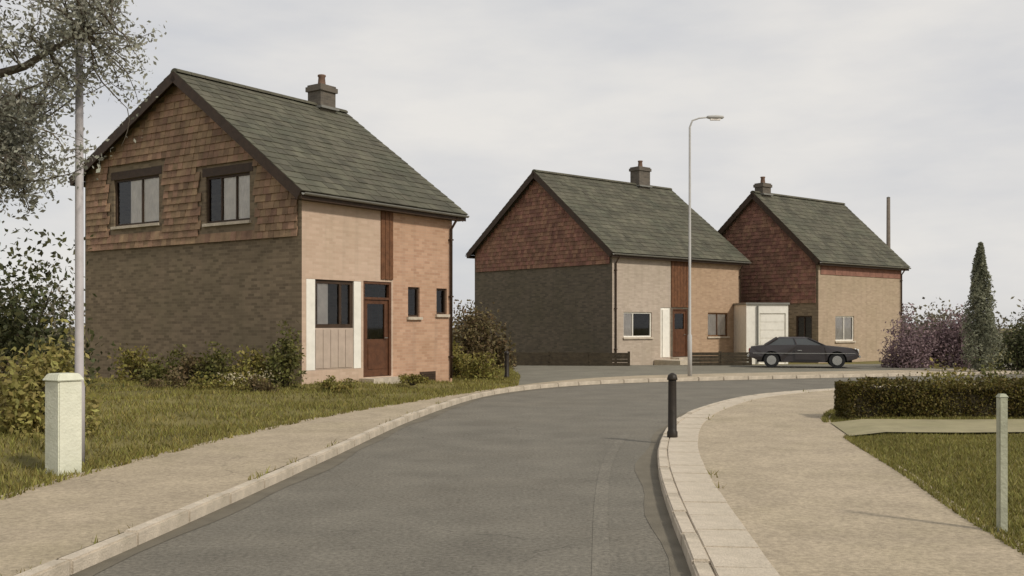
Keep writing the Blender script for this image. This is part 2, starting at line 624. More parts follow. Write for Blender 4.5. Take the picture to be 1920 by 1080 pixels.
# a row of pale slabs behind the right-hand kerb
root = empty("pavement_edging")
tag(root, kind='structure')
pts = resample(offset(KR, 0.127), step=0.62)
for a, b in zip(pts[:-1], pts[1:]):
    if a.y < 2 or a.x > 13: continue
    d = b - a
    o = MB().box((0.006, -0.40, 0.02), (d.length - .006, 0, 0.107)).build("slab", M_KERB, root, bevel=.006)
    o.location = (a.x, a.y, random.uniform(-.003, .004))
    o.rotation_euler = (random.uniform(-.008, .008), 0, math.atan2(d.y, d.x))

# channel of darker tarmac beside each kerb
for L, s in ((KL, 1), (KR, -1)):
    tag(strip("road_channel", L, [p + (q - p) * (1 + .22 * math.sin(i * .9) + .2 * math.sin(i * .37 + 1)) for i, (p, q) in enumerate(zip(L, offset(L, 0.2 * s)))], 0.004, mat("channel_tarmac", (0.158, 0.139, 0.104), 0.9, 0.2, 2.5, 0.5, 120, stain=0.4, stain_scale=0.8, stain_col=(0.17, 0.15, 0.11)), 1), kind='structure')

# pale reinstated trench along the right side of the road
ln = [p for p in offset(KR, -0.55) if 5 < p.y < 16.5]
tag(strip("road_trench", ln, offset(ln, -0.13), 0.004, mat("pale_tarmac", (0.188, 0.171, 0.137), 0.9, 0.16, 1.1, 0.5, 140, speck=0.42, speck_scale=26), 1), kind='structure')

# left garden, rising to the first house
GL = [p for p in PL if p.y < 26.8] + [Vector((0.0, 27.3)), Vector((0.1, 33)), Vector((-0.3, 40)), Vector((-1.5, 62))]
us = [0, .1, .3, .6, 1, 1.5, 2.1, 2.8, 3.6, 4.5, 6, 8, 11, 15, 22, 40]


def sm(t):
    t = min(max(t, 0), 1)
    return t * t * (3 - 2 * t)


def garden_h(u, y):
    far = sm((y - 24) / 8)
    return 0.075 + (0.24 * (1 - far) + 0.02 * far) * sm(u / 4.0) + 0.03 * math.sin(u * 2.1 + y * 1.3) * sm(u) + 0.02 * math.sin(y * 2.7 - u)


m = MB()
rows = resample(GL, step=0.5)
for p in rows:
    for u in us: m.v.append((p.x - u, p.y, garden_h(u, p.y)))
k = len(us)
for i in range(len(rows) - 1):
    for j in range(k - 1):
        a = i * k + j
        m.f.append((a + 1, a, a + k, a + k + 1))
tag(m.build("garden_ground", M_SOIL), kind='structure')
# right garden
m = MB()
rows = resample(PR, step=0.5)
us2 = [0, .1, .4, .9, 1.6, 2.5, 4, 6, 9, 14, 25]


def lawn_h(u, y): return 0.085 + 0.05 * sm(u / 0.8) + 0.012 * math.sin(u * 1.7 + y)


for p in rows:
    for u in us2: m.v.append((p.x + u, p.y, lawn_h(u, p.y)))
k = len(us2)
for i in range(len(rows) - 1):
    for j in range(k - 1):
        a = i * k + j
        m.f.append((a, a + 1, a + k + 1, a + k))
tag(m.build("lawn_ground", M_SOIL), kind='structure')

# pale path to the right garden
m = MB()
n = 26
for i in range(n + 1):
    u = 14 * i / n
    for y in (14.7 + 0.04 * math.sin(u * 3), 16.75 + 0.05 * math.sin(u * 2.3)):
        m.v.append((at_y(PR, y) + u - 0.02, y, 0.165 if u > 0.3 else 0.112 + 0.15 * u))
for i in range(n): m.f.append((2 * i, 2 * i + 2, 2 * i + 3, 2 * i + 1))
tag(m.build("garden_path", M_PATH), kind='structure')

# grey court in front of the second and third houses
m = MB()
fr = [p for p in PL if 27.2 < p.y < 44.5]
fr = [Vector((0.05, 27.4))] + fr
fr = resample(fr, n=60)
for p in fr:
    for t in (0, .33, .66, 1):
        yb = 42.2 + max(0, p.x - 8) * 0.16
        m.v.append((p.x + (0 if t == 0 else 0.0), p.y + (yb - p.y) * t, 0.09 if t else 0.094))
for i in range(59):
    for j in range(3):
        a = i * 4 + j
        m.f.append((a, a + 4, a + 5, a + 1))
tag(m.build("forecourt", M_COURT), kind='structure')


def blades(name, pts, h, material):
    n = len(pts)
    ang = rng.uniform(0, 2 * math.pi, n)
    hh = h * rng.uniform(0.45, 1.3, n)
    w = 0.006 + 0.05 * hh
    dx, dy = np.cos(ang), np.sin(ang)
    lean = rng.normal(size=(n, 2)) * (hh * 0.45)[:, None]
    a = pts + np.stack([-dx * w, -dy * w, np.zeros(n)], 1)
    b = pts + np.stack([dx * w, dy * w, np.zeros(n)], 1)
    c = pts + np.stack([lean[:, 0], lean[:, 1], hh], 1)
    o = np_mesh(name, np.stack([a, b, c], 1).reshape(-1, 3), 3, material)
    return o


H1 = (-4.991, 24.064, .614, 8.956, 5.713, .341)


def in_h1(x, y):
    X, Y, yaw, W, L, b = H1
    dx, dy = x - X, y - Y
    s = dx * math.sin(yaw) + dy * math.cos(yaw)
    t = -dx * math.cos(yaw) + dy * math.sin(yaw)
    return -0.1 < s < L + 0.1 and -0.1 < t < W + 0.1


pts = []
yy = [p.y for p in GL]
while len(pts) < 90000:
    y = 5 + 40 * random.random() ** 1.2
    u = random.random() ** 1.4 * 13.12 - .12
    if u < 0 and random.random() < .5 - 4 * u * math.sin(y * 9): continue
    clump = math.sin(u * 3.1 + y * 1.7) * math.sin(y * 2.3 - u * 1.1) + 0.6 * math.sin(u * 7 + y * 5)
    if random.random() > 0.72 + 0.4 * clump: continue
    x = at_y(GL, y) - u + 0.04
    if abs(x / y) > 0.6 or in_h1(x, y): continue
    pts.append((x, y, (garden_h(u, y) if u > 0 else .1) - 0.008))
for k in range(30):                        # weeds in the kerb joints
    q = random.choice([p for p in (KLo if k % 3 else offset(KR, .54)) if 6 < p.y < 27])
    for j in range(random.randint(3, 11)):
        pts.append((q.x + random.gauss(0, .03), q.y + random.gauss(0, .12), .055 + .03 * random.random()))
tag(blades("rough_grass", np.array(pts), 0.085, M_GRASS), "rough olive grass covering the garden before the nearest house", "grass", kind='stuff')
pts = []
while len(pts) < 75000:
    y = 5.5 + 16 * random.random()
    u = random.random() ** 1.2 * 6.1 - .1
    if 14.62 < y < 16.85: continue
    x = at_y(PR, y) + u - 0.03
    if x / y > 0.62: continue
    pts.append((x, y, (lawn_h(u, y) if u > 0 else .1) - 0.005))
tag(blades("lawn_grass", np.array(pts), 0.05, M_GRASS2), "short olive lawn grass on the right beside the sandy pavement", "grass", kind='stuff')


# ------------------------------------------------------------------ houses
def wall(name, outline, holes, T, material, parent, reveal=0.14):
    """T(u, v, depth): outline polygon with rectangular openings and their reveals"""
    bm = bmesh.new()
    edges = []

    def loop(P):
        vs = [bm.verts.new(T(u, v, 0)) for u, v in P]
        for i in range(len(vs)): edges.append(bm.edges.new((vs[i], vs[(i + 1) % len(vs)])))
        return vs

    loop(outline)
    hl = [loop([(a, b), (c, b), (c, d), (a, d)]) for a, b, c, d in holes]
    bmesh.ops.triangle_fill(bm, use_beauty=True, use_dissolve=False, edges=edges)
    for (a, b, c, d), vs in zip(holes, hl):
        inn = [bm.verts.new(T(u, v, reveal)) for u, v in ((a, b), (c, b), (c, d), (a, d))]
        for i in range(4):
            bm.faces.new((vs[i], vs[(i + 1) % 4], inn[(i + 1) % 4], inn[i]))
    me = bpy.data.meshes.new(name)
    bm.to_mesh(me)
    bm.free()
    me.materials.append(material)
    o = bpy.data.objects.new(name, me)
    COL.objects.link(o)
    o.parent = parent
    return o


def pane(m, T, a, b, c, d):
    """one sheet of glass whose front looks outwards"""
    q = [Vector(T(a, c, .09)), Vector(T(b, c, .09)), Vector(T(b, d, .09)), Vector(T(a, d, .09))]
    nrm = (q[1] - q[0]).cross(q[2] - q[0])
    inward = Vector(T(a, c, 1)) - Vector(T(a, c, 0))
    return m.add(q, [(0, 1, 2, 3) if nrm.dot(inward) < 0 else (3, 2, 1, 0)])


def window(parent, T, rect, mull=(0.5,), trans=(), frame=M_WHITE, fw=0.06, sill=M_KERB, curtain=None, lintel=None, name="window"):
    u0, v0, u1, v1 = rect
    m = MB()
    d0, d1 = 0.05, 0.12
    m.box((u0, v0, d0), (u0 + fw, v1, d1), T)
    m.box((u1 - fw, v0, d0), (u1, v1, d1), T)
    m.box((u0 + fw, v0, d0), (u1 - fw, v0 + fw, d1), T)
    m.box((u0 + fw, v1 - fw, d0), (u1 - fw, v1, d1), T)
    for q in mull:
        c = u0 + (u1 - u0) * q
        m.box((c - fw * .4, v0 + fw, d0 + .004), (c + fw * .4, v1 - fw, d1), T)
    for q in trans:
        c = v0 + (v1 - v0) * q
        m.box((u0 + fw, c - fw * .4, d0 + .008), (u1 - fw, c + fw * .4, d1), T)
    w = m.build(name, frame, parent)
    us = [u0 + fw] + [u0 + (u1 - u0) * q for q in mull] + [u1 - fw]
    for a, b in zip(us[:-1], us[1:]):
        p = MB()
        pane(p, T, a, b, v0 + fw, v1 - fw)
        p.build("pane", GLASS, w)
    if sill:
        MB().box((u0 - .06, v0 - .08, -.07), (u1 + .06, v0 - .004, .1), T).build("sill", sill, w)
    if lintel:
        MB().box((u0 - .12, v1 + .004, -.012), (u1 + .12, v1 + .22, .1), T).build("lintel", lintel, w)
    if curtain:
        for a, b, c, d in curtain:
            m = MB()
            n = 40
            for i in range(n + 1):
                x = a + (b - a) * i / n
                dd = .103 + .006 * math.sin(i * 1.35)
                m.v += [T(x, c, dd), T(x, d, dd)]
            for i in range(n): m.f.append((2 * i, 2 * i + 2, 2 * i + 3, 2 * i + 1))
            m.build("curtain", M_CURT, w)
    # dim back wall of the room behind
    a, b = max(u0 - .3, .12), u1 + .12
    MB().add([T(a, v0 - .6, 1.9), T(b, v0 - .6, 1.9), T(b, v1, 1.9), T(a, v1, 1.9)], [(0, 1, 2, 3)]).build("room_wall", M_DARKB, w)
    return w


def roof(root, W, L, eR, eL, ridge, ov=0.28, oe=0.32, tile=M_TILE):
    """two tiled slopes, ridge tiles, boards and gutters"""
    yr = W / 2
    base = MB()
    slopes = []
    for (ye, ze, sgn) in ((0, eR, -1), (W, eL, 1)):
        dy, dz = yr - ye, ridge - ze
        ln = math.hypot(dy, dz)
        ux, uz = dy / ln, dz / ln
        y0, z0 = ye - ux * oe, ze - uz * oe
        tot = ln + oe
        nx, nzv = (-uz * (1 if dy > 0 else -1), abs(ux))
        slopes.append((y0, z0, ux, uz, tot, nx, nzv))
        # deck under the tiles
        P = lambda x, s, h: (x, y0 + ux * s + nx * h, z0 + uz * s + nzv * h)
        base.hexa([P(-ov, 0, 0), P(L + ov, 0, 0), P(L + ov, tot, 0), P(-ov, tot, 0),
                   P(-ov, 0, .05), P(L + ov, 0, .05), P(L + ov, tot, .05), P(-ov, tot, .05)])
    rf = base.build("roof", M_BARGE, root)
    for (y0, z0, ux, uz, tot, nx, nzv) in slopes:
        m = MB()
        pitch = 0.31
        nrow = int(tot / pitch) + 1
        ncol = int((L + 2 * ov) / 0.30)
        tw = (L + 2 * ov + 0.06) / ncol
        for r in range(nrow):
            s0 = r * pitch - 0.05
            s1 = min(s0 + pitch + 0.06, tot + 0.02)
            for c in range(-1, ncol + 1):
                off = 0.5 * (r % 2)
                x0 = max(-ov - 0.03 + (c + off) * tw + 0.004, -ov - 0.03)
                x1 = min(-ov - 0.03 + (c + off + 1) * tw - 0.004, L + ov + 0.03)
                if x1 - x0 < 0.05: continue
                j = random.uniform(-.005, .007)
                h0, h1 = .078 + j, .06 + j * .3
                P = lambda x, s, h: (x, y0 + ux * s + nx * h, z0 + uz * s + nzv * h)
                m.hexa([P(x0, s0, h0 - .022), P(x1, s0, h0 - .022), P(x1, s1, h1 - .012), P(x0, s1, h1 - .012),
                        P(x0, s0, h0), P(x1, s0, h0 + random.uniform(-.003, .003)), P(x1, s1, h1), P(x0, s1, h1)])
        t = m.build("roof_tiles", tile, rf)
        tag(t, kind='stuff')
    # ridge tiles
    n = int((L + 2 * ov) / 0.42)
    for i in range(n):
        x0 = -ov + (L + 2 * ov) * i / n
        x1 = x0 + (L + 2 * ov) / n - .012
        r = MB()
        for x in (x0, x1):
            for k in range(7):
                a = math.pi * k / 6
                r.v.append((x, yr + .15 * math.cos(a), ridge + .03 + .11 * math.sin(a)))
        for k in range(6): r.f.append((k, k + 1, k + 8, k + 7))
        r.f += [tuple(range(6, -1, -1)), tuple(range(7, 14))]
        r.build("ridge_tile", tile, rf)
    # barge boards at both gables
    for xa, xb in ((-ov - .028, -ov - .002), (L + ov + .002, L + ov + .028)):
        for (y0, z0, ux, uz, tot, nx, nzv) in slopes:
            P = lambda x, s, h: (x, y0 + ux * s + nx * h, z0 + uz * s + nzv * h)
            b = MB()
            b.hexa([P(xa, -.02, -.2), P(xb, -.02, -.2), P(xb, tot + (.02 if nx < 0 else -.005), -.2), P(xa, tot + (.02 if nx < 0 else -.005), -.2),
                    P(xa, -.02, .052), P(xb, -.02, .052), P(xb, tot + (.0 if nx < 0 else -.005), .052), P(xa, tot + (.0 if nx < 0 else -.005), .052)])
            b.build("barge_board", M_BARGE, rf)
    # fascia and gutter on both eaves
    for (y0, z0, ux, uz, tot, nx, nzv) in slopes:
        s = -1 if nx < 0 else 1
        MB().box((-ov, min(y0, y0 + s * .025), z0 - .17), (L + ov, max(y0, y0 + s * .025), z0 - .005)).build("fascia", M_BARGE, rf)
        g = MB()
        for x in (-ov, L + ov):
            for k in range(7):
                a = math.pi + math.pi * k / 6
                g.v.append((x, y0 + s * .09 + .06 * math.cos(a), z0 - .02 + .06 * math.sin(a)))
        for k in range(6): g.f.append((k, k + 1, k + 8, k + 7))
        g.build("gutter", M_LEAD, rf)
        # soffit
        ye = 0 if s < 0 else W
        MB().box((-ov + .01, min(y0, ye) + .002, z0 - .16), (L + ov - .01, max(y0, ye) - .002, z0 - .14)).build("soffit", M_BARGE, rf)
    return rf


def chimney(root, x, yr, z0, z1, w=0.75, d=0.55, pots=2):
    m = MB()
    m.box((x - w / 2, yr - d / 2, z0), (x + w / 2, yr + d / 2, z1 - .2))
    m.box((x - w / 2 - .05, yr - d / 2 - .05, z1 - .2), (x + w / 2 + .05, yr + d / 2 + .05, z1 - .06))
    m.box((x - w / 2 - .01, yr - d / 2 - .01, z1 - .06), (x + w / 2 + .01, yr + d / 2 + .01, z1))
    c = m.build("chimney", M_CHIM, root)
    for k in range(pots):
        px = x + (k - (pots - 1) / 2) * .34
        MB().tube([(px, yr, z1 - .02), (px, yr, z1 + .05), (px, yr, z1 + .26), (px, yr, z1 + .3), (px, yr, z1 + .34)],
                  [.13, .12, .10, .125, .12], 12).build("pot", M_POT, c, smooth=True)
    MB().box((x - w / 2 - .06, yr - d / 2 - .1, z0 + .55), (x + w / 2 + .06, yr + d / 2 + .1, z0 + .62)).build("flashing", M_LEAD, c)


def downpipe(root, T, u, v0, v1):
    m = MB()
    m.tube([T(u, v1, -.3), T(u, v1 - .12, -.28), T(u, v1 - .4, -.07), T(u, v0, -.07)], .036, 8)
    o = m.build("downpipe", M_BARGE, root, smooth=True)
    for v in (v0 + .6, (v0 + v1) / 2, v1 - .7):
        MB().box((u - .055, v - .02, -.11), (u + .055, v + .02, -.0), T).build("bracket", M_BARGE, o)


def hung_tiles(root, region, T, name="hung_tiles", material=None):
    """rows of small tiles on a gable: region(v) gives the span of u"""
    m = MB()
    v = region['v0']
    r = 0
    while v < region['v1'] - .05:
        a, b = region['span'](v + .2)
        if b - a < .2: break
        x = a - (.1 if r % 2 else 0)
        while x < b:
            x0, x1 = max(x, a), min(x + .2, b)
            if x1 - x0 > .03 and not any(x1 > p_ and x0 < q_ and v + .19 > c_ and v - .04 < d_ for p_, c_, q_, d_ in region.get('skip', ())):
                j = random.uniform(-.006, .006)
                m.hexa([T(x0 + .003, v - .04, -.062 + j), T(x1 - .003, v - .04, -.062 + j), T(x1 - .003, v - .04, -.04), T(x0 + .003, v - .04, -.04),
                        T(x0 + .003, v + .19, -.03 + j), T(x1 - .003, v + .19, -.03 + j), T(x1 - .003, v + .19, -.012), T(x0 + .003, v + .19, -.012)])
            x += .2
        v += .18
        r += 1
    o = m.build(name, material or M_HUNG, root)
    tag(o, kind='stuff')
    return o


def boards(root, T, u0, u1, v0, v1, n, name, material, d=-.03):
    p = MB().box((u0, v0, -.006), (u1, v1, .05), T).build(name, material, root)
    for k in range(n):
        a = u0 + (u1 - u0) * k / n + .006
        b = u0 + (u1 - u0) * (k + 1) / n - .006
        MB().box((a, v0 + .004, d + random.uniform(-.004, .004)), (b, v1 - .004, -.008), T).build("board", material, p)
    return p


def door(root, T, u0, u1, v0, v1, glazed=0.5, fan=None, material=M_DOOR):
    fw = .07
    m = MB()
    m.box((u0, v0, .02), (u0 + fw, v1, .12), T).box((u1 - fw, v0, .02), (u1, v1, .12), T).box((u0 + fw, v1 - fw, .02), (u1 - fw, v1, .12), T)
    top = fan if fan else v1 - fw
    if fan: m.box((u0 + fw, fan - .03, .024), (u1 - fw, fan + .03, .12), T)
    gz = v0 + (top - v0) * (1 - glazed)
    a, b = u0 + fw + .005, u1 - fw - .005
    m.box((a, v0 + .01, .06), (b, gz, .11), T)
    m.box((a, gz, .06), (a + .13, top - .01, .11), T).box((b - .13, gz, .06), (b, top - .01, .11), T).box((a + .13, top - .14, .06), (b - .13, top - .01, .11), T)
    dr = m.build("door", material, root)
    MB().box((a + .15, v0 + .2, .045), (b - .15, gz - .12, .058), T).build("panel", material, dr)
    pane(MB(), T, a + .13, b - .13, gz, top - .14).build("pane", GLASS, dr)
    if fan:
        pane(MB(), T, a, b, fan + .03, v1 - fw).build("pane", GLASS, dr)
    MB().tube([T(b - .08, v0 + 1.0, .06), T(b - .08, v0 + 1.0, -.0), T(b - .19, v0 + 1.0, -.0)], .012, 6).build("handle", M_LEAD, dr)
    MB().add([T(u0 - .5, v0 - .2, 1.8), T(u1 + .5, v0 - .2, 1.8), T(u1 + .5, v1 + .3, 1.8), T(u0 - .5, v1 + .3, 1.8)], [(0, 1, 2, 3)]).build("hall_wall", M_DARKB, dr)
    MB().box((u0 - .15, v0 - .28, -.5), (u1 + .15, v0 - .02, .1), T).build("door_step", M_KERB, dr)
    return dr


def plan(W, L):
    TF = lambda u, v, d: (u, d, v)            # front wall, facing the road
    TG = lambda u, v, d: (d, u, v)            # near gable
    TB = lambda u, v, d: (u, W - d, v)        # back wall
    TE = lambda u, v, d: (L - d, u, v)        # far gable
    return TF, TG, TB, TE


def house_root(name, h, label):
    X, Y, yaw, W, L, b = h
    r = empty(name, (X, Y, b), math.pi / 2 - yaw)
    tag(r, label, "house", "brick houses along the bend")
    return r


def span(eR, eL, rz, W, pad=.12):
    def f(v):
        a = 0 if v < eR else (v - eR) / (rz - eR) * W / 2
        b = W if v < eL else W - (v - eL) / (rz - eL) * W / 2
        return a + pad, b - pad
    return f


# --- first house, nearest, on the left
W, L = 8.956, 5.713
eR, eL, rz = 5.042 - .341, 6.065 - .341, 8.295 - .341
h = house_root("brick_house", H1, "nearest and tallest brick house on the left, two windows high in its gable")
TF, TG, TB, TE = plan(W, L)
LOW = -.5
wall("wall", [(0, LOW), (3.22, LOW), (3.22, eR), (0, eR)], [(.14, .3, 2.02, 2.5), (2.1, .06, 3.16, 2.52)], TF, M_BUFF, h)
wall("wall", [(3.22, LOW), (L, LOW), (L, eR), (3.22, eR)], [(3.82, 1.62, 4.3, 2.42), (5.02, 1.7, 5.48, 2.42)], TF, M_ORANGE, h)
tag(h.children[-1], "warmer orange brick half of the front wall")
gable = [(0, LOW), (W, LOW), (W, eL), (W / 2, rz), (0, eR)]
wall("gable_wall", gable, [(5.5, 4.15, 7.55, 5.45), (1.85, 4.0, 3.55, 5.2)], TG, M_BROWNB, h)
wall("wall", [(0, LOW), (L, LOW), (L, eL), (0, eL)], [], TB, M_BROWNB, h)
wall("gable_wall", gable, [], TE, M_ORANGE, h)
hung_tiles(h, dict(v0=3.55, v1=rz - .3, span=span(eR, eL, rz, W), skip=[(5.36, 4.02, 7.69, 5.69), (1.71, 3.87, 3.69, 5.44)]), TG, material=M_HUNGB)
roof(h, W, L, eR, eL, rz)
chimney(h, 5.0, W / 2, rz - .6, 8.98 - .341, .62, .55, 1)
window(h, TG, (5.5, 4.15, 7.55, 5.45), (0.4,), (), curtain=[(5.56, 6.9, 4.2, 5.4)], lintel=M_BARGE, frame=M_BARGE)
window(h, TG, (1.85, 4.0, 3.55, 5.2), (0.33, 0.67), (), curtain=[(1.95, 2.95, 4.05, 5.15)], lintel=M_BARGE, frame=M_BARGE)
# window unit with white side panels and a pale panel below
sp = MB().box((.145, .305, .03), (2.015, 1.32, .12), TF).build("window_panel", M_PALE, h)
for k in range(5):
    MB().box((.46 + .255 * k, .34, .012), (.46 + .255 * k + .24, 1.28, .026), TF).build("board", M_PALE, sp)
MB().box((.145, .305, .0), (.43, 2.495, .026), TF).build("window_side_panel", M_WHITE, h)
MB().box((1.76, .305, .0), (2.015, 2.495, .026), TF).build("window_side_panel", M_WHITE, h)
MB().box((.145, 1.325, .03), (.43, 2.495, .1), TF).build("window_side_backing", M_PALE, h)
MB().box((1.76, 1.325, .03), (2.015, 2.495, .1), TF).build("window_side_backing", M_PALE, h)
window(h, TF, (.435, 1.325, 1.755, 2.495), (0.68,), (), sill=None, frame=M_BARGE, fw=.09, curtain=[(.6, .95, 1.4, 2.45)])
door(h, TF, 2.1, 3.16, .06, 2.52, .52, 2.08)
boards(h, TF, 2.74, 3.2, 2.58, eR - .17, 3, "timber_panel", M_TIMBER)
window(h, TF, (3.82, 1.62, 4.3, 2.42), (), (), frame=M_BARGE, fw=.05)
window(h, TF, (5.02, 1.7, 5.48, 2.42), (), (), frame=M_BARGE, fw=.05)
v = MB().box((4.3, -.2, -.03), (4.95, .12, .02), TF).build("air_vent", M_BARGE, h)
for k in range(4): MB().box((4.33, -.14 + .06 * k, -.045), (4.92, -.11 + .06 * k, -.032), TF).build("slat", M_BARGE, v)
downpipe(h, TF, L - .12, -.1, eR - .2)

# --- second house, beyond the bend
H2 = (4.22, 42.639, .856, 9.222, 8.923, .236)
W, L = 9.222, 8.923
eR, eL, rz = 4.973 - .236, 5.391 - .236, 8.686 - .236
h = house_root("brick_house", H2, "middle brick house with red tile-hung gable and dark brown strip through its front")
TF, TG, TB, TE = plan(W, L)
wall("wall", [(0, LOW), (3.76, LOW), (3.76, eR), (0, eR)], [(.7, 1.0, 2.5, 2.08), (3.08, .1, 3.74, 2.3)], TF, M_GREYB, h)
wall("wall", [(5.06, LOW), (L, LOW), (L, eR), (5.06, eR)], [(6.4, 1.0, 7.9, 2.1)], TF, M_PINKB, h)
wall("wall", [(3.76, LOW), (5.06, LOW), (5.06, eR), (3.76, eR)], [(3.9, .1, 4.95, 2.25)], TF, M_DARKB, h)
gable = [(0, LOW), (W, LOW), (W, eL), (W / 2, rz), (0, eR)]
wall("gable_wall", gable, [], TG, M_DARKB, h)
wall("wall", [(0, LOW), (L, LOW), (L, eL), (0, eL)], [], TB, M_DARKB, h)
wall("gable_wall", gable, [], TE, M_DARKB, h)


hung_tiles(h, dict(v0=4.15, v1=rz - .3, span=span(eR, eL, rz, W)), TG)
roof(h, W, L, eR, eL, rz)
chimney(h, 6.9, W / 2, rz - .6, 9.4, .8, .6, 1)
window(h, TF, (.7, 1.0, 2.5, 2.08), (.35,), (), frame=M_WHITE, fw=.06, curtain=[(.75, 1.4, 1.05, 2.0)])
window(h, TF, (6.4, 1.0, 7.9, 2.1), (.5,), (), frame=M_TIMBER, fw=.06, curtain=[(6.5, 7.9, 1.05, 2.05)])
tag(MB().box((3.085, .1, .03), (3.735, 2.295, .1), TF).build("white_side_panel", M_WHITE, h), "white panel beside the brown door")
MB().box((3.2, .1, -.02), (3.62, 2.2, .026), TF).build("panel_board", M_WHITE, h)
door(h, TF, 3.9, 4.95, .1, 2.25, .4, None)
boards(h, TF, 3.79, 5.03, 2.32, eR - .17, 6, "timber_panel", M_TIMBER)
MB().box((2.6, -.3, -1.5), (3.9, .0, -.05), TF).build("porch_slab", M_KERB, h)
downpipe(h, TF, L - .15, -.1, eR - .2)
downpipe(h, TF, .15, -.1, eR - .2)

# --- third house, farthest
H3 = (14.403, 47.633, .884, 7.154, 7.381, .0)
W, L = 7.154, 7.381
eR, eL, rz = 4.953, 5.301, 8.298
h = house_root("brick_house", H3, "farthest brick house on the right, rising behind the white garage and the dark car")
TF, TG, TB, TE = plan(W, L)
wall("wall", [(0, LOW), (L, LOW), (L, eR), (0, eR)], [(1.4, 1.0, 3.0, 2.2)], TF, M_OLIVEB, h)
gable = [(0, LOW), (W, LOW), (W, eL), (W / 2, rz), (0, eR)]
wall("gable_wall", gable, [(.35, .9, 1.25, 2.2)], TG, M_BROWNB, h)
wall("wall", [(0, LOW), (L, LOW), (L, eL), (0, eL)], [], TB, M_DARKB, h)
wall("gable_wall", gable, [], TE, M_DARKB, h)
hung_tiles(h, dict(v0=2.85, v1=rz - .3, span=span(eR, eL, rz, W)), TG)
roof(h, W, L, eR, eL, rz)
chimney(h, .55, W / 2, rz - .6, 8.85, .65, .5, 1)
tag(boards(h, TF, .15, L - .1, eR - .8, eR - .2, 12, "fascia_band", M_HUNG), "red brown band below the eaves")
window(h, TG, (.35, .9, 1.25, 2.2), (.5,), (), frame=M_BARGE)
window(h, TF, (1.4, 1.0, 3.0, 2.2), (.5,), (), frame=M_WHITE, curtain=[(1.5, 2.9, 1.05, 2.15)])
downpipe(h, TF, L - .12, 0, eR - .2)


# --- small white garage between the second and third houses
g = empty("white_garage", (10.72, 46.35, 0), R(6))
tag(g, "small flat-roofed white garage behind the dark parked car", "garage")
TW = lambda u, v, d: (u, d, v)
wall("wall", [(0, -.2), (1.98, -.2), (1.98, 2.7), (0, 2.7)], [(.62, 0, 1.86, 2.3)], TW, M_WHITE, g)
MB().add([(0, 0, -.2), (0, 1.9, -.2), (0, 1.9, 2.7), (0, 0, 2.7)], [(3, 2, 1, 0)]).build("side_wall", M_WHITE, g)
MB().add([(1.98, 0, -.2), (1.98, 2.2, -.2), (1.98, 2.2, 2.7), (1.98, 0, 2.7)], [(0, 1, 2, 3)]).build("side_wall", M_WHITE, g)
MB().box((-.05, -.07, 2.702), (2.03, 2.2, 2.79)).build("flat_roof", M_LEAD, g)
gd = MB().box((.625, .0, .05), (1.855, 2.295, .1), TW).build("garage_door", M_WHITE, g)
for k in range(6):
    MB().box((.67, .06 + .37 * k, .03), (1.81, .06 + .37 * k + .335, .048), TW).build("panel", M_WHITE, gd)
MB().tube([TW(1.1, .9, .03), TW(1.1, .9, -.02), TW(1.3, .9, -.02), TW(1.3, .9, .03)], .012, 6).build("handle", M_LEAD, gd)
MB().tube([(.52, -.06, 0), (.52, -.06, 2.65)], .04, 8).build("downpipe", M_LEAD, g)

# ------------------------------------------------------------------ trees and plants
def bent(p, q, r_, sag=.12, n=6):
    """a slightly crooked way from p to q"""
    L = (q - p).length
    out = []
    o1 = Vector((r_.gauss(0, 1), r_.gauss(0, 1), r_.gauss(0, .6))) * (sag * L)
    for i in range(n + 1):
        t = i / n
        w = Vector((r_.gauss(0, 1), r_.gauss(0, 1), r_.gauss(0, 1))) * (.015 * L if 0 < i < n else 0)
        out.append(p.lerp(q, t) + o1 * (4 * t * (1 - t)) * .6 + w)
    return out


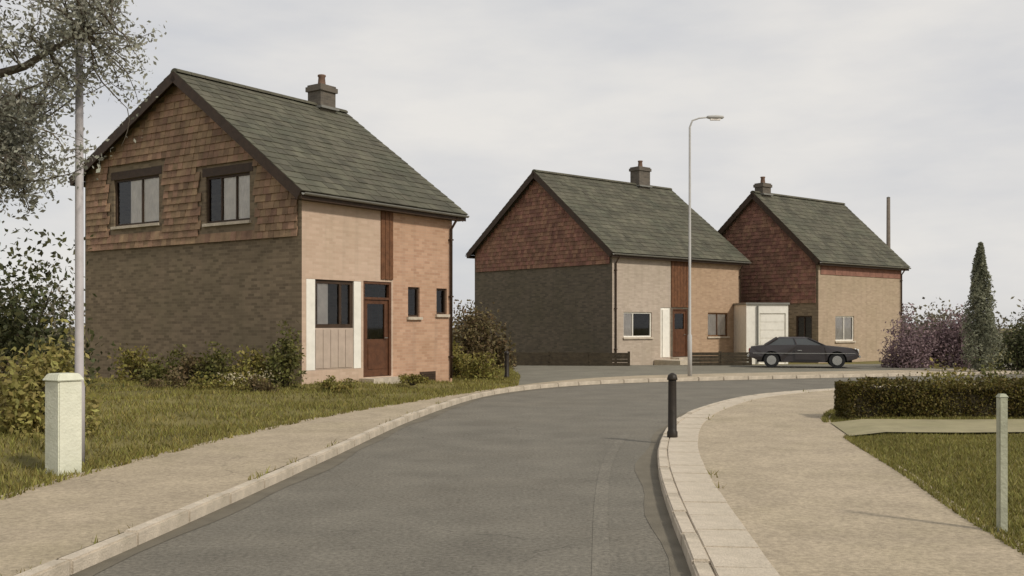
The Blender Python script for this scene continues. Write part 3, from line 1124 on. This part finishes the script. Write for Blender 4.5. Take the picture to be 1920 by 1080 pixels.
def tree(name, loc, label, leaf, bark, trunk, trunk_r, centre, rad, limbs, twigs, per, lsize, scat, low_c, low_r, seed=1):
    """crooked trunk, limbs reaching into the crown, twigs off the limbs and leaves along the twigs"""
    r_ = random.Random(seed)
    root = empty(name, loc)
    tag(root, label, "tree")
    trunk = [Vector(p) for p in trunk]
    n = len(trunk)
    tk = MB().tube(trunk, [trunk_r * (1.5 if i == 0 else 1 - .75 * i / (n - 1)) for i in range(n)], 12).build("trunk", bark, root, smooth=True)
    c = Vector(centre)
    lim, tips = MB(), []

    def inside(lo, hi):
        while True:
            v = Vector((r_.uniform(-1, 1), r_.uniform(-1, 1), r_.uniform(-1, 1)))
            if lo < v.length < hi:
                if r_.random() < .3:            # a low bough
                    return Vector(low_c) + Vector((v.x * low_r[0], v.y * low_r[1], v.z * low_r[2]))
                return c + Vector((v.x * rad[0], v.y * rad[1], v.z * rad[2]))

    paths = []
    for k in range(limbs):
        i = r_.randint(max(1, n - 4), n - 1)
        e = inside(.45, .92)
        P = bent(trunk[i], e, r_, .14, 8)
        r0 = trunk_r * r_.uniform(.28, .45)
        lim.tube(P, [r0 * (1 - .8 * j / 8) for j in range(9)], 7, cap=False)
        paths.append((P, r0))
    ends = []
    for k in range(twigs):
        e = inside(.1, 1.0)
        best = min(((P, r0, j) for P, r0 in paths for j in range(2, 9)), key=lambda z: (z[0][z[2]] - e).length + r_.uniform(0, .25))
        P, r0, j = best
        Q = bent(P[j], e, r_, .12, 5)
        lim.tube(Q, [.014 * (1 - .7 * i / 5) for i in range(6)], 5, cap=False)
        tips.append(Q)
        for h in range(3):
            i = r_.randint(2, 5)
            d = Vector((r_.gauss(0, 1), r_.gauss(0, 1), r_.gauss(.1, .7))).normalized() * r_.uniform(.2, .45)
            T = bent(Q[i], Q[i] + d, r_, .1, 4)
            lim.tube(T, [.006, .005, .004, .003, .002], 4, cap=False)
            tips.append(T)
    lim.build("branches", bark, tk, smooth=True)
    P = []
    for Q in tips:
        A = np.array([list(p) for p in Q])
        m_ = int(per * r_.uniform(.3, 1.6))
        t = rng.uniform(1, len(A) - 1.001, m_)
        i = t.astype(int)
        f = (t - i)[:, None]
        P.append(A[i] * (1 - f) + A[i + 1] * f + rng.normal(size=(m_, 3)) * scat)
    np_mesh("crown", leaves(np.concatenate(P), lsize), 4, leaf, root)
    return root


tree("pale_leafed_tree", (-5.78, 11.0, .2), "thinly leaved pale grey-green tree on the left beside the white pillar", L_SILV, M_BARK,
     [(0, 0, -.3), (-.02, 0, .3), (-.1, .02, 1.0), (-.16, .0, 1.7), (-.3, .03, 2.4), (-.42, .0, 3.1), (-.6, .05, 3.9), (-.7, 0, 5.2)], .16,
     (-.65, .1, 5.2), (2.4, 2.0, 2.7), 30, 540, 30, .029, .08, (-.65, .1, 3.3), (1.25, 1.1, 1.0), seed=5)


def bush(name, loc, rad, label, leaf, n=2500, lsize=.05, group=None, stems=5, clumps=26, cat="bush", seed=None):
    """stems with leaf clumps gathered through an uneven crown"""
    r_ = np.random.default_rng(seed if seed is not None else int(abs(loc[0] * 131 + loc[1] * 17 + rad[2] * 7)))
    root = empty(name, loc)
    tag(root, label, cat, group)
    rx, ry, rzz = rad
    C = r_.normal(size=(clumps, 3))
    C /= np.linalg.norm(C, axis=1)[:, None]
    C *= (r_.uniform(.25, 1.0, clumps) ** .6)[:, None]
    C[:, 2] = np.abs(C[:, 2]) * 1.0 - .15 * r_.random(clumps)
    C *= np.array([rx, ry, rzz * .9])
    C[:, 2] = np.maximum(C[:, 2], .06)
    st = MB()
    for k in range(clumps if stems else 0):
        b = Vector((r_.normal() * rx * .08, r_.normal() * ry * .08, -.05))
        c = Vector(C[k])
        mid = b.lerp(c, .55) + Vector((r_.normal() * .06 * rx, r_.normal() * .06 * ry, .1 * rzz))
        st.tube([b, mid, c], [.012 + .008 * rzz, .008 + .004 * rzz, .004], 4, cap=False)
    st.build("stems", M_BARK2, root)
    which = r_.integers(0, clumps, n)
    cr = r_.uniform(.16, .34, clumps)
    P = C[which] + np.clip(r_.normal(size=(n, 3)), -1.7, 1.7) * np.array([rx, ry, rzz * .8]) * cr[which][:, None] * .8
    P[:, 2] = np.maximum(P[:, 2], .01)
    np_mesh("foliage", leaves(P, lsize), 4, leaf, root)
    return root


# left edge, behind the pillar
bush("tall_shrub", (-6.6, 14.2, .2), (.62, .55, 1.55), "tall yellow-green shrub behind the white pillar", L_YELL, 4500, .05, clumps=34)
bush("dark_evergreen_bush", (-10.6, 21.5, .25), (1.7, 1.2, 3.3), "dark evergreen bush past the left end of the nearest gable", L_DARK, 7000, .07, clumps=40)
bush("round_shrub", (-7.9, 15.8, .3), (.8, .6, 1.0), "low brown-green shrub at the left edge behind the yellow-green shrub", L_BROWN, 2200, .05)
# bed along the first gable
bed = [(-5.25, 23.2, .62, 1.35, L_BUSH, "dense green bush at the near corner of the nearest house"),
       (-6.1, 23.5, .55, .95, L_OLIVE, "olive bush second from the near house corner"),
       (-6.95, 24.0, .6, 1.05, L_BUSH, "mid-green bush third from the near house corner"),
       (-7.75, 24.5, .55, .8, L_BROWN, "brownish low bush below the space between the gable windows"),
       (-8.6, 25.1, .6, .95, L_BUSH, "green bush fifth from the near house corner"),
       (-9.5, 25.6, .65, 1.1, L_OLIVE, "olive bush at the far left of the gable bed")]
for x, y, r, z, lf, lb in bed:
    bush("garden_bush", (x, y, .3), (r, r * .8, z), lb, lf, 1700, .05, "bushes along the nearest gable", clumps=20)
low = [(-5.6, 21.9, .42, .42, L_BROWN, "low brown plant before the dense corner bush"),
       (-6.6, 22.3, .5, .5, L_OLIVE, "low olive plant in the middle of the bed"),
       (-7.7, 22.8, .45, .45, L_BROWN, "low brown plant left of the middle of the bed"),
       (-3.9, 22.6, .45, .35, L_OLIVE, "low yellow-green plant right of the house corner, before the panelled window"),
       (-2.5, 25.3, .4, .3, L_OLIVE, "low green plant before the orange brick half of the nearest house")]
for x, y, r, z, lf, lb in low:
    bush("low_plant", (x, y, .28), (r, r * .8, z), lb, lf, 900, .035, "low plants in the garden bed", clumps=16, cat="plant")
for x, y, lb in ((-5.9, 21.5, "small pale-flowered plant nearest the road in the bed"), (-5.55, 22.5, "small pale-flowered plant close to the dense corner bush")):
    f = bush("flowering_plant", (x, y, .28), (.3, .25, .38), lb, L_OLIVE, 350, .03, "pale-flowered plants", clumps=12, cat="plant")
    P = rng.normal(size=(46, 3)) * np.array([.17, .14, .06]) + np.array([0, 0, .34])
    tag(np_mesh("flowers", leaves(P, .035), 4, L_FLOW, f), kind='stuff')
# between the first and second house
bush("tall_brown_shrub", (-1.35, 38.6, .05), (1.2, 1.0, 2.6), "tall dark brown shrub covering the left side of the middle gable", L_BROWN, 8000, .075, clumps=50)
bush("olive_shrub", (-1.9, 31.6, .15), (.75, .7, 1.5), "olive shrub in the gap between the nearest and middle houses", L_OLIVE, 3200, .06, clumps=26)
bush("olive_shrub", (-.9, 30.0, .1), (.6, .5, .75), "small olive shrub beside the short dark post at the court corner", L_OLIVE, 1800, .05, clumps=22)

# clipped hedge on the right
hd = empty("clipped_hedge", (5.75, 17.2, .1))
tag(hd, "low dark clipped hedge across the right garden", "hedge")
hl, hw, hh = 9.0, .85, .62
MB().box((.09, .09, 0), (hl - .09, hw - .09, hh - .1)).build("core", mat("hedge_twigs", (0.03, 0.023, 0.01), 0.95, .4, 20), hd)
n = 42000
P = rng.random((n, 3)) * np.array([hl, hw, hh])
face = rng.integers(0, 10, n)
dep = np.abs(rng.normal(size=n)) * .06
P[:, 0] = np.where(face == 0, dep, P[:, 0])
P[:, 1] = np.where((face > 0) & (face < 6), dep, P[:, 1])
P[:, 1] = np.where(face == 9, hw - dep, P[:, 1])
P[:, 2] = np.where((face >= 6) & (face < 9), hh - dep + .06 * np.sin(P[:, 0] * 2.3) + .02 * np.sin(P[:, 0] * 7.1 + P[:, 1] * 5), P[:, 2])
P[:, 1] += .07 * np.sin(P[:, 0] * 3.1 + P[:, 2] * 4) * (face < 6)
sh = np.stack([rng.random(420) * hl, rng.random(420) * hw, np.full(420, hh)], 1)
sl = np.abs(rng.normal(size=420)) * .07 + .02
top = [sh + np.stack([rng.normal(size=420) * .012, rng.normal(size=420) * .012, sl * t], 1) for t in np.linspace(0, 1, 7)]
P = P[(np.sin(P[:, 0] * 5.3 + 1) + np.sin(P[:, 0] * 11.7 + P[:, 2] * 9) + rng.normal(size=n) * .8) > -2.0]
P = np.concatenate([P] + top)
np_mesh("foliage", leaves(P, .026), 4, L_HEDGE, hd)
for x, y, r, z, lf, lb in ((8.3, 19.4, .7, .95, L_OLIVE, "yellow-green shrub showing above the left part of the clipped hedge"),
                           (9.7, 19.8, .7, .85, L_BUSH, "green shrub showing above the middle of the clipped hedge"),
                           (11.2, 20.2, .8, .9, L_BROWN, "brownish shrub above the right part of the clipped hedge")):
    bush("garden_shrub", (x, y, .1), (r, r * .8, z), lb, lf, 2200, .045, "shrubs behind the clipped hedge", clumps=24)
for x, y, r, z, lb in ((15.4, 39.5, .85, 2.55, "copper purple bush directly right of the farthest house"),
                       (16.6, 40.3, .9, 2.3, "lower copper purple bush, middle of the three"),
                       (17.6, 39.8, .8, 2.75, "copper purple bush next to the slender cypress")):
    bush("copper_bush", (x, y, .0), (r, r, z), lb, L_PURP, 4200, .06, "copper purple bushes", clumps=34)
bush("green_bush", (18.6, 37.0, 0), (1.3, 1.1, 2.2), "dark green bush at the right edge below the cypress", L_DARK, 5000, .06, clumps=36)

# slender cypress
c = empty("slender_cypress", (16.55, 35.8, 0))
tag(c, "slender grey-green cypress rising above the hedge at the right edge", "tree")
MB().tube([(0, 0, -.1), (0, 0, 2.5), (.02, 0, 4.4)], [.09, .06, .01], 8).build("trunk", M_BARK2, c, smooth=True)
n = 15000
z = rng.random(n) ** .8 * 4.5 + .15
rad = .70 * (np.clip((4.75 - z) / 4.75, 0, 1) ** .75) * np.clip(z / .6, .5, 1)
a = rng.random(n) * 2 * math.pi
q = rad * (rng.random(n) ** .4) * (1 + .25 * np.sin(a * 3 + z * 3.1) + .18 * np.sin(a * 7 - z * 9))
np_mesh("crown", leaves(np.stack([q * np.cos(a), q * np.sin(a), z], 1), .05, .9), 4, L_CYP, c)

# far trees that close the horizon
far = [(-34, 70, 5, 5.5), (-24, 82, 6, 6), (-12, 96, 6, 4.2), (-3, 104, 6, 4.0), (6, 108, 6, 4.2), (27, 84, 5, 3.6), (34, 80, 5, 3.8), (41, 76, 5, 4.2), (50, 72, 6, 5), (60, 66, 6, 5.5)]
names = ["leftmost", "second from the left", "third from the left", "fourth from the left", "fifth from the left", "sixth from the left",
         "fourth from the right", "third from the right", "second from the right", "rightmost"]
for (x, y, r, z), nm in zip(far, names):
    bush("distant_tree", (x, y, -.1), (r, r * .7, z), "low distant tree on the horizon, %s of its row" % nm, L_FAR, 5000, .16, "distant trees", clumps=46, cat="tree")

# ------------------------------------------------------------------ street furniture
# square white pillar
p = empty("white_pillar", (-4.98, 11.25, .1), R(55))
tag(p, "short square white pillar at the pavement edge on the left", "pillar")
MB().box((-.14, -.14, -.1), (.14, .14, 1.0)).build("shaft", M_PIER, p, bevel=.012)
MB().hexa([(-.165, -.165, 1.0), (.165, -.165, 1.0), (.165, .165, 1.0), (-.165, .165, 1.0),
           (-.12, -.12, 1.08), (.12, -.12, 1.08), (.12, .12, 1.08), (-.12, .12, 1.08)]).build("cap", M_PIER, p, bevel=.01)
# thin grey pole in front of the gable
p = empty("grey_pole", (-5.06, 11.85, .1))
tag(p, "thin grey metal pole between the tree and the nearest gable", "pole")
MB().tube([(0, 0, -.1), (0, 0, .9), (0, 0, .95), (0, 0, 5.6)], [.062, .062, .05, .042], 14).build("shaft", M_POLE, p, smooth=True)
MB().tube([(0, 0, 5.58), (0, 0, 5.63), (0, 0, 5.66)], [.05, .05, .02], 12).build("cap", M_POLE, p)
MB().box((-.035, -.07, .35), (.035, -.056, .7)).build("hatch", M_POLE, p)


def bollard(loc, label, h=.95, r=.06):
    p = empty("bollard", loc)
    tag(p, label, "bollard", "dark bollards at the bend")
    MB().tube([(0, 0, -.1), (0, 0, .08), (0, 0, .1), (0, 0, h - .12), (0, 0, h - .1)], [r * 1.2, r * 1.2, r, r * .92, r * .92], 16).build("shaft", M_BOLL, p, smooth=True)
    MB().tube([(0, 0, h - .1), (0, 0, h - .085), (0, 0, h - .03), (0, 0, h)], [r * 1.15, r * 1.2, r * .95, r * .3], 16).build("cap", M_BOLL, p, smooth=True)


bollard((2.31, 14.6, .1), "black bollard at the kerb where the road bends right", .93, .064)
bollard((-.16, 31.2, .1), "distant short dark post at the corner of the grey court", .85, .07)

# street lamp on the far pavement
p = empty("street_lamp", (5.72, 32.6, .1))
tag(p, "tall thin pale grey street lamp before the middle house", "street lamp")
MB().tube([(0, 0, -.1), (0, 0, 1.3), (0, 0, 1.36), (0, 0, 8.0), (.08, 0, 8.22), (.3, 0, 8.3), (.62, 0, 8.33)], [.07, .07, .045, .033, .028, .025, .025], 12).build("column", M_LAMPG, p, smooth=True)
l_ = MB()
for x, w, t in ((.55, .05, .04), (.62, .09, .06), (.85, .12, .075), (1.05, .09, .055), (1.1, .03, .02)):
    for k in range(8):
        a = 2 * math.pi * k / 8
        l_.v.append((x, w * math.cos(a), 8.33 + t * math.sin(a)))
for i in range(4):
    for k in range(8): l_.f.append((i * 8 + k, i * 8 + (k + 1) % 8, i * 8 + 8 + (k + 1) % 8, i * 8 + 8 + k))
l_.f += [tuple(range(7, -1, -1)), tuple(range(32, 40))]
ln = l_.build("lantern", M_LAMPG, p, smooth=True)
MB().box((.66, -.06, 8.235), (.98, .06, 8.275)).build("lens", M_CURT, ln)

# utility pole far behind the third house
p = empty("utility_pole", (26.0, 70, 0))
tag(p, "wooden utility pole just above the far end of the farthest roof", "utility pole")
MB().tube([(0, 0, -.1), (0, 0, 10.6)], [.17, .12], 10).build("shaft", M_POLEW, p, smooth=True)
MB().tube([(0, 0, 10.6), (0, 0, 10.66)], [.14, .05], 10).build("cap", M_LEAD, p)

# thin pale post at the edge of the right lawn
p = empty("pale_post", (3.82, 7.9, .1))
tag(p, "thin pale grey-green post at the lawn edge on the far right", "post")
MB().box((-.032, -.032, -.1), (.032, .032, 1.05)).build("shaft", M_POSTG, p, bevel=.006)
MB().hexa([(-.036, -.036, 1.05), (.036, -.036, 1.05), (.036, .036, 1.05), (-.036, .036, 1.05), (-.02, -.02, 1.075), (.02, -.02, 1.075), (.02, .02, 1.075), (-.02, .02, 1.075)]).build("cap", M_POSTG, p)


# low board fences before the second house
def fence(a, b, label):
    a, b = Vector(a), Vector(b)
    d = b - a
    r = empty("low_fence", (a.x, a.y, .05), math.atan2(d.y, d.x))
    tag(r, label, "fence", "low dark board fences")
    Lf = d.length
    n = max(2, int(Lf / 1.5))
    for k in range(n + 1):
        x = Lf * k / n
        MB().box((x - .05, .0, -.1), (x + .05, .1, .62 + random.uniform(-.01, .02))).build("post", M_FENCE, r)
    for k in range(n):
        for j in range(4):
            z = .05 + .135 * j + random.uniform(-.005, .005)
            MB().box((Lf * k / n + .006, -.03 + random.uniform(-.003, .003), z), (Lf * (k + 1) / n - .006, -.003, z + .125)).build("board", M_FENCE, r)


fence((-1.7, 42.0), (4.75, 41.2), "low dark board fence below the middle gable")
fence((7.3, 41.6), (9.9, 42.0), "short low dark board fence before the right half of the middle house")


# ------------------------------------------------------------------ parked car
def car(loc, rz):
    root = empty("parked_car", loc, rz)
    tag(root, "dark grey saloon car parked before the farthest house", "car")
    M_PAINT = mat("dark_car_paint", (0.040, 0.034, 0.034), 0.3, 0.1, 3, spec=0.5)
    M_TYRE = mat("tyre_rubber", (0.02, 0.02, 0.02), 0.9, 0.2, 10)
    M_CHROME = mat("dull_chrome", (0.5, 0.5, 0.48), 0.25, 0.05, 5, metal=0.9)
    M_LAMP = mat("lamp_glass", (0.75, 0.73, 0.66), 0.15, 0.05, 5)
    M_RED = mat("tail_lamp_red", (0.35, 0.03, 0.02), 0.25, 0.05, 5)
    # side profile (x forward, z up) of the body, lofted over the half width
    prof = [(-2.02, .42), (-2.05, .62), (-1.98, .82), (-1.45, .88), (-.2, .9), (.75, .88), (1.75, .78), (1.98, .72), (2.03, .55), (1.98, .38)]
    arch = lambda cx: [(cx + .36 * math.cos(a), .30 + .36 * math.sin(a)) for a in np.linspace(0, math.pi, 9)]
    under = [(1.62, .26)] + arch(1.24) + [(.8, .24), (-.8, .24)] + arch(-1.2) + [(-1.6, .26)]
    outline = prof + under
    body = bmesh.new()
    cols = []
    for yw, k in ((-.79, .94), (-.80, 1.0), (.80, 1.0), (.79, .94)):
        cols.append([body.verts.new((x, yw if k == 1 else yw * 1.0, z)) for x, z in outline])
    # rounded shoulder: narrow the top points
    for c in cols:
        for v_ in c:
            if v_.co.z > .76: v_.co.y *= .93
            if v_.co.z < .3: v_.co.y *= .95
    n = len(outline)
    for i in range(n):
        j = (i + 1) % n
        body.faces.new((cols[1][i], cols[1][j], cols[2][j], cols[2][i]))
    for c in (cols[1], cols[2]):
        e = [body.edges.get((c[i], c[(i + 1) % n])) for i in range(n)]
        bmesh.ops.triangle_fill(body, use_beauty=True, edges=e)
    for c in (cols[0], cols[3]):
        for v_ in c: body.verts.remove(v_)
    bmesh.ops.recalc_face_normals(body, faces=body.faces[:])
    me = bpy.data.meshes.new("body")
    body.to_mesh(me)
    body.free()
    me.materials.append(M_PAINT)
    bo = bpy.data.objects.new("body", me)
    COL.objects.link(bo)
    bo.parent = root
    # cabin: roof and pillars around glass
    lowp = [(-1.45, .87), (.78, .87)]
    bx = [(-1.42, .72), (.80, .72)]
    top = [(-.98, .58), (.18, .58)]
    zt = 1.2
    m = MB()
    m.hexa([(-1.42, -.70, .86), (.80, -.70, .86), (.80, .70, .86), (-1.42, .70, .86), (-.95, -.58, zt - .05), (.15, -.58, zt - .05), (.15, .58, zt - .05), (-.95, .58, zt - .05)])
    m.build("windows", mat("car_glass", (0.05, 0.055, 0.055), 0.06, 0.1, 2, spec=0.8), root)
    m = MB()
    m.hexa([(-1.0, -.60, zt - .06), (.19, -.60, zt - .06), (.19, .60, zt - .06), (-1.0, .60, zt - .06), (-.9, -.5, zt), (.08, -.5, zt), (.08, .5, zt), (-.9, .5, zt)])
    m.build("roof", M_PAINT, root, bevel=.015)
    for s in (-1, 1):
        for a, b in (((.82, .72), (.17, .595)), ((-.25, .72), (-.35, .595)), ((-1.45, .72), (-.98, .595))):
            MB().tube([(a[0], s * a[1], .86), (b[0], s * b[1], zt - .04)], .028 if a[0] > -1 else .05, 6).build("pillar", M_PAINT, root)
        for x in (1.24, -1.2):
            t = MB().tube([(x, s * .60, .30), (x, s * .78, .30)], .295, 20).build("wheel", M_TYRE, root)
            MB().tube([(x, s * .785, .30), (x, s * .795, .30)], .18, 16).build("hub_cap", M_CHROME, t)
        MB().tube([(1.985, s * .55, .64), (2.05, s * .55, .64)], .10, 14).build("headlight", M_LAMP, root)
        MB().box((-2.065, s * .6 - .12, .6), (-2.03, s * .6 + .12, .74)).build("tail_light", M_RED, root)
        d_ = MB().box((-.32, s * .797 - .004, .32), (.66, s * .797 + .008, .75)).build("door", M_PAINT, root)
        MB().box((-.22, s * .81 - .012, .67), (-.06, s * .81 + .012, .695)).build("handle", M_CHROME, d_)
        MB().box((-1.9, s * .805 - .006, .56), (1.9, s * .805 + .006, .58)).build("side_strip", M_CHROME, root)
    MB().box((-1.75, -.58, .22), (1.8, .58, .7)).build("underbody", M_TYRE, root)
    MB().box((2.03, -.78, .40), (2.1, .78, .5)).build("bumper", M_CHROME, root, bevel=.02)
    MB().box((-2.12, -.78, .42), (-2.05, .78, .52)).build("bumper", M_CHROME, root, bevel=.02)
    MB().box((2.015, -.4, .55), (2.045, .4, .72)).build("grille", M_BOLL, root)


car((11.45, 39.9, .09), R(-14))

# ------------------------------------------------------------------ render settings
S.render.engine = 'CYCLES'
S.cycles.max_bounces = 6
S.cycles.transparent_max_bounces = 12
S.render.resolution_x = 1024
S.render.resolution_y = 576
